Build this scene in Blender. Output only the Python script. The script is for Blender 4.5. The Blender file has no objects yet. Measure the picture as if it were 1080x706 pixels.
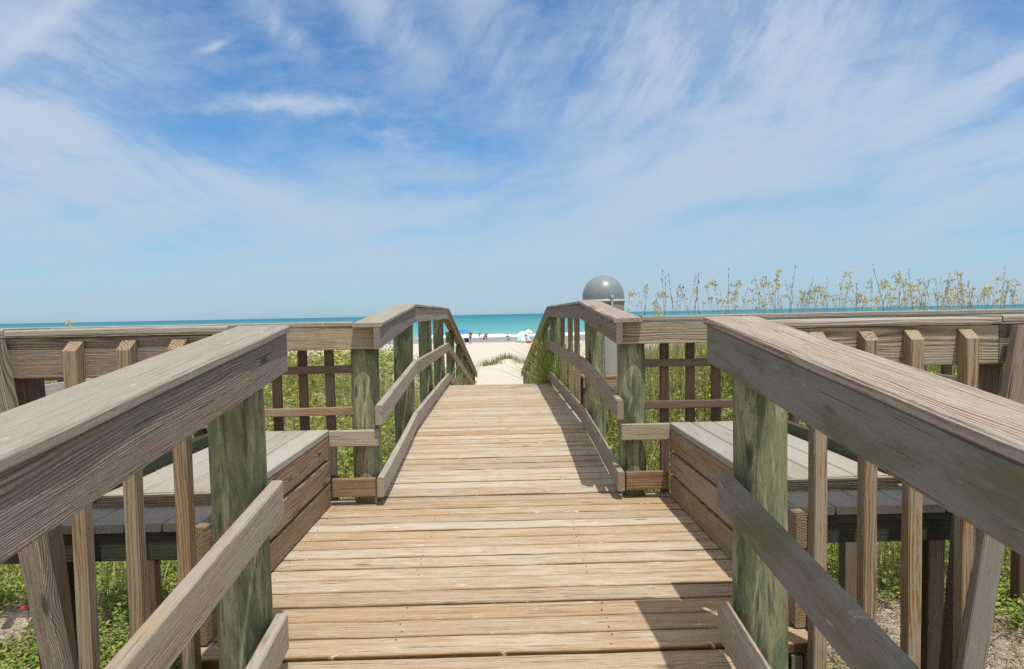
import bpy, math, random
import numpy as np
from mathutils import Vector, Matrix
random.seed(7); RNG = np.random.default_rng(7)
R = math.radians
SC = bpy.context.scene
COL = SC.collection
E = 1.197                      # eye height above the platform deck (z = 0)

# ------------------------------------------------------------------ helpers
def tag(o, label=None, cat=None, group=None, kind=None):
    if label: o['label'] = label
    if cat: o['category'] = cat
    if group: o['group'] = group
    if kind: o['kind'] = kind
    return o

def empty(name, loc=(0, 0, 0), rz=0.0):
    o = bpy.data.objects.new(name, None)
    o.empty_display_size = 0.1
    o.location = loc; o.rotation_euler = (0, 0, rz)
    COL.objects.link(o)
    return o

class MB:
    """collects faces with grain coordinates; build() links them as one mesh"""
    def __init__(s):
        s.v = []; s.f = []; s.g = []; s.r = []; s.e = []; s.m = []; s.smooth = []
    def add(s, verts, faces, gco, rnd, mi=0, smooth=False, edge=None):
        n = len(s.v)
        s.v.extend(verts); s.g.extend(gco); s.r.extend([rnd] * len(verts)); s.e.extend(edge if edge is not None else [0.0] * len(verts))
        for f in faces:
            s.f.append([i + n for i in f]); s.m.append(mi); s.smooth.append(smooth)
    def build(s, name, mats, parent=None, origin=None):
        me = bpy.data.meshes.new(name)
        og = Vector(origin) if origin is not None else Vector((0, 0, 0))
        me.from_pydata([tuple(Vector(v) - og) for v in s.v], [], s.f)
        a = me.attributes.new('gco', 'FLOAT_VECTOR', 'POINT')
        a.data.foreach_set('vector', np.array(s.g, dtype=np.float32).ravel())
        a = me.attributes.new('rnd', 'FLOAT', 'POINT')
        a.data.foreach_set('value', np.array(s.r, dtype=np.float32))
        a = me.attributes.new('edge', 'FLOAT', 'POINT')
        a.data.foreach_set('value', np.array(s.e, dtype=np.float32))
        for m in (mats if isinstance(mats, (list, tuple)) else [mats]): me.materials.append(m)
        me.polygons.foreach_set('material_index', s.m)
        me.polygons.foreach_set('use_smooth', s.smooth)
        me.update()
        o = bpy.data.objects.new(name, me); COL.objects.link(o)
        if parent is not None:
            o.parent = parent
            o.location = og - parent.location
        else:
            o.location = og
        return o

def board(mb, p0, p1, wd, w, td, t, ch=0.0035, jit=0.0012, seg=0.35, mi=0, rnd=None, twist=0.0, cup=0.0):
    """plank from p0 to p1 (centre line); w along wd, t along td; ends cut in the wd-td plane"""
    p0, p1 = Vector(p0), Vector(p1)
    wd = Vector(wd).normalized(); td = Vector(td).normalized()
    L = (p1 - p0).length
    n = max(1, int(L / seg))
    off = (random.uniform(0, 40), random.uniform(-.03, .03) + random.choice((-.07, .07, .2)), random.uniform(.02, .09))
    rnd = random.random() if rnd is None else rnd
    a, b = w / 2, t / 2; c = min(ch, a * .4, b * .4)
    sec = [(-a + c, -b), (a - c, -b), (a, -b + c), (a, b - c), (a - c, b), (-a + c, b), (-a, b - c), (-a, -b + c)]
    V, G, F, ED = [], [], [], []
    bow = random.uniform(-1, 1) * jit * 1.5
    for i in range(n + 1):
        k = i / n
        ja, jb = random.gauss(0, jit * .5), random.gauss(0, jit * .5) + bow * math.sin(math.pi * k)
        sw = 1 + random.gauss(0, jit * .6) / max(w, .02)
        base = p0.lerp(p1, k)
        tw = twist * k
        for (x, y) in sec:
            xx, yy = x * sw + ja, y + jb + tw * x + cup * (1 - (x / a) ** 2)
            V.append(base + wd * xx + td * yy)
            G.append((k * L + off[0], x + off[1], y + off[2])); ED.append(x)
    for i in range(n):
        for j in range(8):
            j2 = (j + 1) % 8
            F.append((i * 8 + j, i * 8 + j2, (i + 1) * 8 + j2, (i + 1) * 8 + j))
    F.append(tuple(range(7, -1, -1))); F.append(tuple(n * 8 + j for j in range(8)))
    # keep outward normals whatever the handedness of the axes
    if (p1 - p0).cross(wd).dot(td) < 0:
        F = [tuple(reversed(f)) for f in F]
    mb.add(V, F, G, rnd, mi, edge=ED)

X, Y, Z = Vector((1, 0, 0)), Vector((0, 1, 0)), Vector((0, 0, 1))

def plank(name, mat, parent, *a, **k):
    mb = MB(); board(mb, *a, **k)
    return mb.build(name, mat, parent)

def lathe_pts(mb, cx, cy, prof, nseg, gs=1.0, mi=0, wob=0.0, lean=(0, 0), smooth=True, rnd=None):
    rnd = random.random() if rnd is None else rnd
    ph = [random.uniform(0, 6.28) for _ in range(6)]
    z0 = prof[0][0]; V = []; G = []; F = []
    oz = random.uniform(0, 30)
    for (z, r) in prof:
        for j in range(nseg):
            th = 2 * math.pi * j / nseg
            rr = r * (1 + wob * (math.sin(2 * th + ph[0]) * .5 + math.sin(3 * th + ph[1] + z * .7) * .35 + math.sin(7 * th + ph[2] + z * 1.3) * .25))
            x = cx + lean[0] * (z - z0) + rr * math.cos(th); y = cy + lean[1] * (z - z0) + rr * math.sin(th)
            V.append((x, y, z)); G.append((z + oz, rr * math.cos(th) * gs, rr * math.sin(th) * gs))
    n = len(prof)
    for i in range(n - 1):
        for j in range(nseg):
            j2 = (j + 1) % nseg
            F.append((i * nseg + j, i * nseg + j2, (i + 1) * nseg + j2, (i + 1) * nseg + j))
    mb.add(V, F, G, rnd, mi, smooth)
    mb.add([V[(n - 1) * nseg + j] for j in range(nseg)], [tuple(range(nseg))], [G[(n - 1) * nseg + j] for j in range(nseg)], rnd, mi)
    mb.add([V[j] for j in range(nseg)], [tuple(range(nseg - 1, -1, -1))], [G[j] for j in range(nseg)], rnd, mi)

def tube(mb, pts, rad, nseg=5, mi=0, smooth=True):
    V, F, G = [], [], []
    pts = [Vector(p) for p in pts]
    for i, p in enumerate(pts):
        d = (pts[min(i + 1, len(pts) - 1)] - pts[max(i - 1, 0)]).normalized()
        u = d.cross(Vector((.31, .2, .93)) if abs(d.z) < .9 else X).normalized(); v = d.cross(u)
        r = rad[i] if isinstance(rad, (list, tuple)) else rad
        for j in range(nseg):
            th = 2 * math.pi * j / nseg
            V.append(p + u * (r * math.cos(th)) + v * (r * math.sin(th))); G.append((i * .1, r * math.cos(th), r * math.sin(th)))
    for i in range(len(pts) - 1):
        for j in range(nseg):
            j2 = (j + 1) % nseg
            F.append((i * nseg + j, i * nseg + j2, (i + 1) * nseg + j2, (i + 1) * nseg + j))
    F.append(tuple(range(nseg - 1, -1, -1))); F.append(tuple((len(pts) - 1) * nseg + j for j in range(nseg)))
    mb.add(V, F, G, random.random(), mi, smooth)

# ------------------------------------------------------------------ node helper
class NT:
    def __init__(s, tree): s.t = tree; s.n = tree.nodes; s.l = tree.links
    def new(s, typ, **k):
        nd = s.n.new(typ)
        for a, b in k.items(): setattr(nd, a, b)
        return nd
    def put(s, sock, val):
        if isinstance(val, bpy.types.NodeSocket): s.l.new(val, sock)
        else: sock.default_value = val
    def math(s, op, a, b=0.0, c=None, clamp=False):
        nd = s.new('ShaderNodeMath', operation=op, use_clamp=clamp)
        s.put(nd.inputs[0], a); s.put(nd.inputs[1], b)
        if c is not None: s.put(nd.inputs[2], c)
        return nd.outputs[0]
    def comb(s, x, y, z=0.0):
        nd = s.new('ShaderNodeCombineXYZ'); s.put(nd.inputs[0], x); s.put(nd.inputs[1], y); s.put(nd.inputs[2], z)
        return nd.outputs[0]
    def sep(s, v):
        nd = s.new('ShaderNodeSeparateXYZ'); s.put(nd.inputs[0], v); return nd.outputs
    def noise(s, vec, scale=1.0, detail=3.0, rough=.55, dist=0.0):
        nd = s.new('ShaderNodeTexNoise'); s.put(nd.inputs['Vector'], vec)
        nd.inputs['Scale'].default_value = scale; nd.inputs['Detail'].default_value = detail
        nd.inputs['Roughness'].default_value = rough; nd.inputs['Distortion'].default_value = dist
        return nd.outputs['Fac']
    def ramp(s, fac, stops, interp='LINEAR'):
        nd = s.new('ShaderNodeValToRGB'); s.put(nd.inputs[0], fac)
        cr = nd.color_ramp; cr.interpolation = interp
        while len(cr.elements) > 1: cr.elements.remove(cr.elements[-1])
        for i, (p, c) in enumerate(stops):
            e = cr.elements[0] if i == 0 else cr.elements.new(p)
            e.position = p
            e.color = (c, c, c, 1) if isinstance(c, (int, float)) else (*c, 1)
        return nd.outputs[0]
    def mix(s, fac, a, b, mode='MIX'):
        nd = s.new('ShaderNodeMix', data_type='RGBA', blend_type=mode)
        s.put(nd.inputs[0], fac)
        for k, v in ((6, a), (7, b)):
            if isinstance(v, (tuple, list)): v = (*v, 1) if len(v) == 3 else v
            s.put(nd.inputs[k], v)
        return nd.outputs[2]
    def attr(s, name):
        nd = s.new('ShaderNodeAttribute', attribute_name=name); return nd
    def smooth(s, x, lo, hi):
        nd = s.new('ShaderNodeMapRange', interpolation_type='SMOOTHSTEP')
        s.put(nd.inputs[0], x); nd.inputs[1].default_value = lo; nd.inputs[2].default_value = hi
        return nd.outputs[0]

def new_mat(name):
    m = bpy.data.materials.new(name); m.use_nodes = True
    t = NT(m.node_tree)
    b = m.node_tree.nodes['Principled BSDF']
    b.inputs['Roughness'].default_value = .8
    b.inputs['Specular IOR Level'].default_value = .25
    return m, t, b

def wood(name, dark, mid, light, grey, grey_amt=.5, ring=.5, moss=None, moss_amt=0.0, bump=.5, crack=.6, tint_var=.35, rough=.82, orange=None, orange_amt=0.0, edge=None, edge_at=.05, white=0.0, gs=1.0, ck=.64, knots=.5, rf=900):
    m, t, b = new_mat(name)
    g = t.attr('gco').outputs['Vector']; rnd = t.attr('rnd').outputs['Fac']
    L, W, T = t.sep(g)
    Wg, Tg = (t.math('MULTIPLY', W, gs), t.math('MULTIPLY', T, gs))
    vor = t.new('ShaderNodeTexVoronoi', feature='F1'); vor.inputs['Scale'].default_value = 1.0
    t.put(vor.inputs['Vector'], t.comb(t.math('MULTIPLY', L, 2.1), t.math('MULTIPLY', W, 7.5), t.math('MULTIPLY', T, 3.0)))
    has = t.math('GREATER_THAN', t.noise(vor.outputs['Position'], 9, 0), knots)
    kd = vor.outputs['Distance']
    swirl = t.math('MULTIPLY', has, t.math('EXPONENT', t.math('MULTIPLY', t.math('MULTIPLY', kd, kd), -26.0)))
    warp = t.noise(t.comb(t.math('MULTIPLY', L, 1.3), t.math('MULTIPLY', W, 6), t.math('MULTIPLY', T, 6)), 1, 2)
    # growth rings round a pith that wanders with the length; they swerve round the knots
    w2 = t.math('ADD', t.math('ADD', W, t.math('MULTIPLY', t.math('SUBTRACT', warp, .5), .07)), t.math('MULTIPLY', swirl, .022))
    t2 = t.math('ADD', T, t.math('MULTIPLY', t.math('SUBTRACT', t.noise(t.comb(t.math('MULTIPLY', L, .8), rnd, 3.1), 1, 1), .5), .06))
    r = t.math('SQRT', t.math('ADD', t.math('MULTIPLY', w2, w2), t.math('MULTIPLY', t2, t2)))
    rv = t.noise(t.comb(t.math('MULTIPLY', r, 70), rnd, t.math('MULTIPLY', L, .7)), 1, 2, .6)
    rings = t.math('MULTIPLY_ADD', t.math('SINE', t.math('ADD', t.math('MULTIPLY', r, rf), t.math('MULTIPLY', rv, 9.0))), .5, .5)
    rings = t.math('POWER', rings, 1.6)
    fine = t.noise(t.comb(t.math('MULTIPLY', L, 18), t.math('MULTIPLY', Wg, 420), t.math('MULTIPLY', Tg, 420)), 1, 4, .65)
    midn = t.noise(t.comb(t.math('MULTIPLY', L, 2.2), t.math('MULTIPLY', Wg, 125), t.math('MULTIPLY', Tg, 125)), 1, 5, .68, .1)
    speck = t.noise(t.comb(t.math('MULTIPLY', L, 170), t.math('MULTIPLY', W, 420), t.math('MULTIPLY', T, 420)), 1, 2, .6)
    blot = t.noise(t.comb(t.math('MULTIPLY', L, 3.6), t.math('MULTIPLY', W, 15), t.math('MULTIPLY', T, 15)), 1, 6, .7)
    v = t.math('ADD', t.math('ADD', t.math('MULTIPLY', t.math('SUBTRACT', rings, .4), -.42 * ring), t.math('MULTIPLY', t.math('SUBTRACT', fine, .5), .55)),
               t.math('ADD', t.math('MULTIPLY', t.math('SUBTRACT', midn, .5), .75), t.math('MULTIPLY_ADD', t.math('SUBTRACT', speck, .5), .5, .5)))
    col = t.ramp(v, [(.22, dark), (.5, mid), (.76, light)])
    gm = t.smooth(t.math('ADD', blot, t.math('MULTIPLY', t.math('SUBTRACT', rnd, .5), .3)), .62 - grey_amt * .4, .78 - grey_amt * .3)
    gcol = t.mix(fine, tuple(c * .72 for c in grey), tuple(min(1, c * 1.28) for c in grey))
    col = t.mix(t.math('MULTIPLY', gm, .8), col, gcol)
    if orange:
        om = t.smooth(t.noise(t.comb(t.math('MULTIPLY', L, 1.1), t.math('MULTIPLY', W, 16), t.math('ADD', T, 7.7)), 1, 4, .65), .52, .66)
        col = t.mix(t.math('MULTIPLY', om, orange_amt), col, orange)
    if moss:
        mm = t.smooth(t.noise(t.comb(t.math('MULTIPLY', L, 2.2), t.math('MULTIPLY', W, 9), t.math('ADD', T, 3.3)), 1, 4, .65), .58 - .25 * moss_amt, .74 - .2 * moss_amt)
        col = t.mix(t.math('MULTIPLY', mm, .7), col, moss)
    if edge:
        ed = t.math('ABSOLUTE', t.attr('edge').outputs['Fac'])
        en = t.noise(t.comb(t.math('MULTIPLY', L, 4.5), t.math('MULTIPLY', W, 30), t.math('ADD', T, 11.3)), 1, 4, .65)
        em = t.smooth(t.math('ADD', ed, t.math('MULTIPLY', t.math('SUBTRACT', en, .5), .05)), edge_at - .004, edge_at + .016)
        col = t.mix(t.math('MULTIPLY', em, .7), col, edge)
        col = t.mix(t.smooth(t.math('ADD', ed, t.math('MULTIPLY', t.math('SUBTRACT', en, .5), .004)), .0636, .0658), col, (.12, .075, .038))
    if white:
        wn_ = t.noise(t.comb(t.math('MULTIPLY', L, 9), t.math('MULTIPLY', W, 34), t.math('ADD', T, 21.3)), 1, 3, .6)
        col = t.mix(t.math('MULTIPLY', t.smooth(wn_, .665, .72), white), col, (.66, .61, .53))
    # checks (splits along the grain) and knots
    cr = t.noise(t.comb(t.math('MULTIPLY', L, 2.6), t.math('MULTIPLY', Wg, 170), t.math('MULTIPLY', Tg, 170)), 1, 3, .55)
    crm = t.math('MULTIPLY', t.smooth(cr, ck, ck + .05), t.smooth(blot, .40, .56))
    kn = t.math('SUBTRACT', 1.0, t.smooth(kd, .05, .12))
    knc = t.math('MULTIPLY', kn, has)
    col = t.mix(t.math('MULTIPLY', knc, .75), col, tuple(c * .45 for c in dark))
    col = t.mix(t.math('MULTIPLY', crm, crack), col, tuple(c * .35 for c in dark))
    hv = t.new('ShaderNodeHueSaturation')
    t.put(hv.inputs['Value'], t.math('MULTIPLY_ADD', rnd, tint_var, 1 - tint_var / 2)); t.put(hv.inputs['Color'], col)
    t.put(hv.inputs['Saturation'], t.math('MULTIPLY_ADD', t.math('FRACT', t.math('MULTIPLY', rnd, 7.31)), .3, .85))
    t.put(b.inputs['Base Color'], hv.outputs[0])
    b.inputs['Roughness'].default_value = rough
    h = t.math('ADD', t.math('MULTIPLY', fine, .5), t.math('ADD', t.math('MULTIPLY', midn, .8), t.math('MULTIPLY', rings, .22 * ring)))
    h = t.math('SUBTRACT', h, t.math('MULTIPLY', crm, 1.2))
    bp = t.new('ShaderNodeBump'); bp.inputs['Strength'].default_value = bump; bp.inputs['Distance'].default_value = .004
    t.put(bp.inputs['Height'], h); t.put(b.inputs['Normal'], bp.outputs[0])
    return m

M = {}
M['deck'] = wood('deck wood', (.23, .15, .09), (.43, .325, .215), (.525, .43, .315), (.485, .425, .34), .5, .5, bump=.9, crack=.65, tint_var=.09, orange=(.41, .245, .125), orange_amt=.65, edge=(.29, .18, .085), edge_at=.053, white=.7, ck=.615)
M['cap'] = wood('weathered cap', (.215, .19, .15), (.305, .275, .225), (.365, .335, .28), (.345, .325, .275), .75, .35, bump=.7, crack=.5, tint_var=.12, white=.45, rf=1300)
M['cap_red'] = wood('weathered cap warm', (.17, .105, .08), (.33, .265, .215), (.42, .36, .305), (.37, .335, .295), .4, 1.1, bump=.9, crack=.6, tint_var=.12, rf=650)
M['fascia'] = wood('weathered fascia', (.10, .075, .058), (.235, .185, .145), (.42, .345, .27), (.22, .205, .19), .6, .9, bump=1.0, crack=.85, tint_var=.2, orange=(.31, .19, .11), orange_amt=.35, rf=1500)
M['fascia_green'] = wood('mossy fascia', (.11, .09, .065), (.205, .175, .135), (.29, .255, .205), (.22, .21, .19), .6, .55, moss=(.125, .13, .065), moss_amt=.5, bump=.8, crack=.75, tint_var=.14, white=.3, rf=1200)
M['fascia_pale'] = wood('pale fascia', (.16, .115, .07), (.33, .27, .185), (.45, .39, .29), (.37, .33, .27), .45, 1.1, bump=.9, crack=.65, tint_var=.14, rf=800)
M['rail'] = wood('handrail wood', (.14, .10, .07), (.31, .245, .18), (.42, .355, .28), (.34, .305, .26), .5, .7, bump=.9, crack=.75, tint_var=.16, white=.4, orange=(.33, .21, .11), orange_amt=.35, rf=1000)
M['picket'] = wood('picket wood', (.13, .07, .035), (.285, .195, .11), (.38, .29, .185), (.30, .26, .20), .4, 1.0, bump=.7, crack=.7, tint_var=.3, orange=(.30, .155, .06), orange_amt=.5, knots=.36, rf=700)
M['picket_grey'] = wood('grey picket wood', (.14, .09, .055), (.285, .215, .14), (.375, .305, .21), (.315, .285, .235), .6, .8, bump=.7, crack=.7, tint_var=.2, orange=(.30, .165, .07), orange_amt=.25, knots=.36, rf=700)
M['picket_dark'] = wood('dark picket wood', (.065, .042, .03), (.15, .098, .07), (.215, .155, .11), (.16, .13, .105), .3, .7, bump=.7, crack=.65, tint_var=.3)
M['seat'] = wood('grey seat boards', (.23, .21, .175), (.325, .30, .26), (.39, .365, .32), (.36, .34, .305), .7, .35, bump=.7, crack=.5, tint_var=.12)
M['bench_front'] = wood('bench front', (.12, .072, .042), (.285, .19, .115), (.40, .295, .195), (.30, .255, .20), .4, .9, bump=.9, crack=.8, tint_var=.26, orange=(.31, .165, .075), orange_amt=.5, rf=900)
M['mossy_shaded'] = wood('mossy shaded board', (.03, .03, .022), (.062, .06, .046), (.09, .09, .066), (.075, .08, .062), .4, .6, moss=(.05, .065, .035), moss_amt=.5, bump=.7, crack=.6)  # moss, with the shade on the step joists painted into the dark tone
M['joist'] = wood('joist wood', (.08, .065, .04), (.17, .14, .09), (.24, .205, .14), (.19, .175, .14), .4, .8, moss=(.13, .14, .05), moss_amt=.35, bump=.7, crack=.6)

def pile_mat(name):
    m, t, b = new_mat(name)
    g = t.attr('gco').outputs['Vector']; L, W, T = t.sep(g)
    def nz(l, w, det=4, rg=.6, di=0.0, o=0.0):
        return t.noise(t.comb(t.math('MULTIPLY', L, l), t.math('MULTIPLY_ADD', W, w, o), t.math('MULTIPLY', T, w)), 1, det, rg, di)
    big = nz(1.8, 8, 4, .62, .9); pat = nz(2.4, 15, 5, .65, .6, 3.0); stre = nz(4.5, 48, 4, .65, .4, 7.0); fine = nz(14, 260, 4, .65); brn = nz(1.3, 7, 4, .65, .4, 13.0)
    col = t.ramp(big, [(.34, (.072, .090, .055)), (.46, (.145, .175, .10)), (.56, (.235, .25, .14)), (.68, (.31, .30, .19))])
    col = t.mix(t.math('MULTIPLY', t.smooth(pat, .52, .60), .75), col, (.42, .43, .28))
    col = t.mix(t.math('MULTIPLY', t.smooth(brn, .54, .64), .6), col, (.20, .155, .09))
    col = t.mix(t.math('MULTIPLY', t.smooth(stre, .58, .66), .5), col, (.42, .44, .31))
    col = t.mix(t.math('MULTIPLY', t.math('SUBTRACT', 1.0, t.smooth(stre, .34, .43)), .7), col, (.055, .065, .04))
    ct = t.math('MULTIPLY_ADD', t.math('SINE', t.math('MULTIPLY', big, 78)), .5, .5)
    col = t.mix(t.math('MULTIPLY', t.smooth(ct, .7, 1.0), .3), col, (.08, .10, .06))
    ck = t.smooth(nz(1.0, 66, 2, .5, 0, 5.0), .655, .70)
    col = t.mix(t.math('MULTIPLY', ck, .85), col, (.025, .025, .018))
    vor = t.new('ShaderNodeTexVoronoi', feature='F1'); vor.inputs['Scale'].default_value = 1
    t.put(vor.inputs['Vector'], t.comb(t.math('MULTIPLY', L, 2.6), t.math('MULTIPLY', W, 9), t.math('MULTIPLY', T, 9)))
    kn = t.math('SUBTRACT', 1.0, t.smooth(vor.outputs['Distance'], .07, .16))
    col = t.mix(t.math('MULTIPLY', kn, .8), col, (.05, .045, .03))
    col = t.mix(t.math('MULTIPLY', fine, .28), col, (.07, .08, .05))
    t.put(b.inputs['Base Color'], col)
    h = t.math('ADD', t.math('MULTIPLY', fine, .5), t.math('ADD', stre, t.math('MULTIPLY', ck, -1.3)))
    bp = t.new('ShaderNodeBump'); bp.inputs['Strength'].default_value = .7; bp.inputs['Distance'].default_value = .005
    t.put(bp.inputs['Height'], h); t.put(b.inputs['Normal'], bp.outputs[0])
    return m
M['pile'] = pile_mat('treated pile')

def flat(name, c, rough=.6, spec=.3, metal=0.0, var=.15, scale=6):
    m, t, b = new_mat(name)
    g = t.new('ShaderNodeTexCoord').outputs['Object']
    n = t.noise(g, scale, 4, .6)
    t.put(b.inputs['Base Color'], t.mix(n, tuple(x * (1 - var) for x in c), tuple(min(1, x * (1 + var)) for x in c)))
    b.inputs['Roughness'].default_value = rough; b.inputs['Specular IOR Level'].default_value = spec; b.inputs['Metallic'].default_value = metal
    return m
M['nail'] = flat('dark nail', (.03, .025, .02), .6)

# ------------------------------------------------------------------ heights of the walkway
def deck_z(y):
    if y < 2.42: return -.126 * (2.42 - y)
    if y < 4.45: return 0.0
    if y < 6.15: return .147 * (y - 4.45) / 1.70
    if y < 10.2: return .147
    return .147 - .161 * (y - 10.2)

# ------------------------------------------------------------------ boardwalk decking
bw = empty('boardwalk'); tag(bw, 'weathered tan plank boardwalk leading over the dune to the beach', kind='structure')
def decking(y0, y1, hw, name, tilt):
    mb = MB(); y = y0; pitch = .1365
    n = max(1, round((y1 - y0) / pitch)); pitch = (y1 - y0) / n
    for i in range(n):
        yc = y0 + (i + .5) * pitch
        w = pitch - random.uniform(.0025, .0045)
        zt = deck_z(yc) + random.gauss(0, .0008)
        e0, e1 = hw + random.uniform(-.012, .012), hw + random.uniform(-.012, .012)
        sl = Vector((0, 1, tilt)).normalized()
        board(mb, (-e0, yc + random.gauss(0, .0012), zt - .019), (e1, yc + random.gauss(0, .0012), zt - .019), sl, w, X.cross(sl), .038, ch=.006, jit=.0016, seg=.2, cup=random.uniform(-.001, .0015))
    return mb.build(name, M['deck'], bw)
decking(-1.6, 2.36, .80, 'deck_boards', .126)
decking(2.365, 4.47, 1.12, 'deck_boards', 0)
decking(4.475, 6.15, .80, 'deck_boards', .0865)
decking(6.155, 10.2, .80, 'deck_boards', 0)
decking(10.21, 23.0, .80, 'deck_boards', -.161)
mb = MB()
for s in (-1, 1):
    for (ya, yb) in ((-1.6, 2.36), (4.48, 6.15), (6.15, 10.2), (10.2, 23)):
        for xx in (.735, .0):
            za, zb = deck_z(ya + 1e-3) - .042 - .09, deck_z(yb - 1e-3) - .042 - .09
            if xx == 0 and s > 0: continue
            board(mb, (s * xx, ya, za), (s * xx, yb, zb), Z, .18, X, .04)
    board(mb, (s * 1.045, 2.36, -.132), (s * 1.045, 4.47, -.132), Z, .18, X, .04)
board(mb, (0, 2.38, -.132), (0, 4.45, -.132), Z, .18, X, .04)
for yy in (2.42, 4.43):
    board(mb, (-1.02, yy, -.14), (1.02, yy, -.14), Z, .17, Y, .04)
mb.build('joists', M['joist'], bw)
mb = MB()
for y0, y1 in ((1.5, 2.36), (2.365, 4.47), (4.475, 6.15), (6.155, 10.2)):
    n = max(1, round((y1 - y0) / .1365)); p = (y1 - y0) / n
    for i in range(n):
        for xx in ((-1.045, -.4, .4, 1.045) if y0 == 2.365 else (-.735, .0, .735)):
            for q in (-.034, .034):
                cx, cy = xx + random.gauss(0, .008), y0 + (i + .5) * p + q + random.gauss(0, .005)
                zz = deck_z(cy) + .0012; rr = random.uniform(.003, .0045)
                mb.add([(cx + rr * math.cos(a * math.pi / 3), cy + rr * math.sin(a * math.pi / 3), zz) for a in range(6)], [tuple(range(6))], [(0, 0, 0)] * 6, .5)
gp = MB()
for (ya, yb, hw) in ((-1.6, 2.355, .78), (2.372, 4.465, 1.10), (4.48, 6.145, .78), (6.16, 10.195, .78), (10.215, 22.99, .78)):
    za, zb = deck_z(ya), deck_z(yb)
    gp.add([(-hw, ya, za - .011), (hw, ya, za - .011), (hw, yb, zb - .011), (-hw, yb, zb - .011), (-hw, ya, za - .03), (hw, ya, za - .03), (hw, yb, zb - .03), (-hw, yb, zb - .03)],
           [(0, 1, 2, 3), (7, 6, 5, 4), (0, 4, 5, 1), (1, 5, 6, 2), (2, 6, 7, 3), (3, 7, 4, 0)], [(0, 0, 0)] * 8, .5)
gp.build('gap_dirt', flat('dirt in the gaps', (.20, .135, .075), .95, .1, var=.5, scale=14), bw)
nl = mb.build('nail_heads', M['nail'], bw); nl['kind'] = 'stuff'

# ------------------------------------------------------------------ railings
PILE_R = .090
def pile(parent, x, y, ztop, zbot=-2.0, r=PILE_R, name='post'):
    mb = MB()
    n = 14
    prof = [(zbot + (ztop - zbot) * i / n, r * (1.06 - .06 * i / n) + random.gauss(0, .0012)) for i in range(n + 1)]
    lathe_pts(mb, x, y, prof, 36, wob=.018, lean=(random.uniform(-.006, .006), 0))
    return mb.build(name, M['pile'], parent)

CAPW, CAPT, FH, FT = .184, .026, .134, .040
def rail_run(parent, s, ya, yb, za, zb, caps, fas, midm, toe, mid=True, trim=0.0):
    """one straight run of walkway railing; za, zb = cap top at the two ends"""
    def ln(h, x): return (s * x, ya, za - h), (s * x, yb, zb - h)
    p, q = ln(CAPT / 2, .819)
    plank('cap', caps, parent, p, q, X, CAPW, Z, CAPT, ch=.005, jit=.0025, seg=.3)
    p, q = ln(CAPT + .002 + FH / 2, .758)
    plank('fascia', fas, parent, p, q, Z, FH, X, FT, ch=.004, jit=.0018)
    if mid:
        e1 = 1.0 - trim / (yb - ya)
        def ln(h, x, e1=e1): return (s * x, ya, za - h), (s * x, ya + (yb - ya) * e1, za + (zb - za) * e1 - h)
        p, q = ln(.515 + .062, .761)
        plank('mid_rail', midm, parent, p, q, Z, .124, X, .042, ch=.005, jit=.002)
        p, q = ln(.975 + .062, .761)
        plank('toe_rail', toe, parent, p, q, Z, .124, X, .042, ch=.005, jit=.002)

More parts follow.
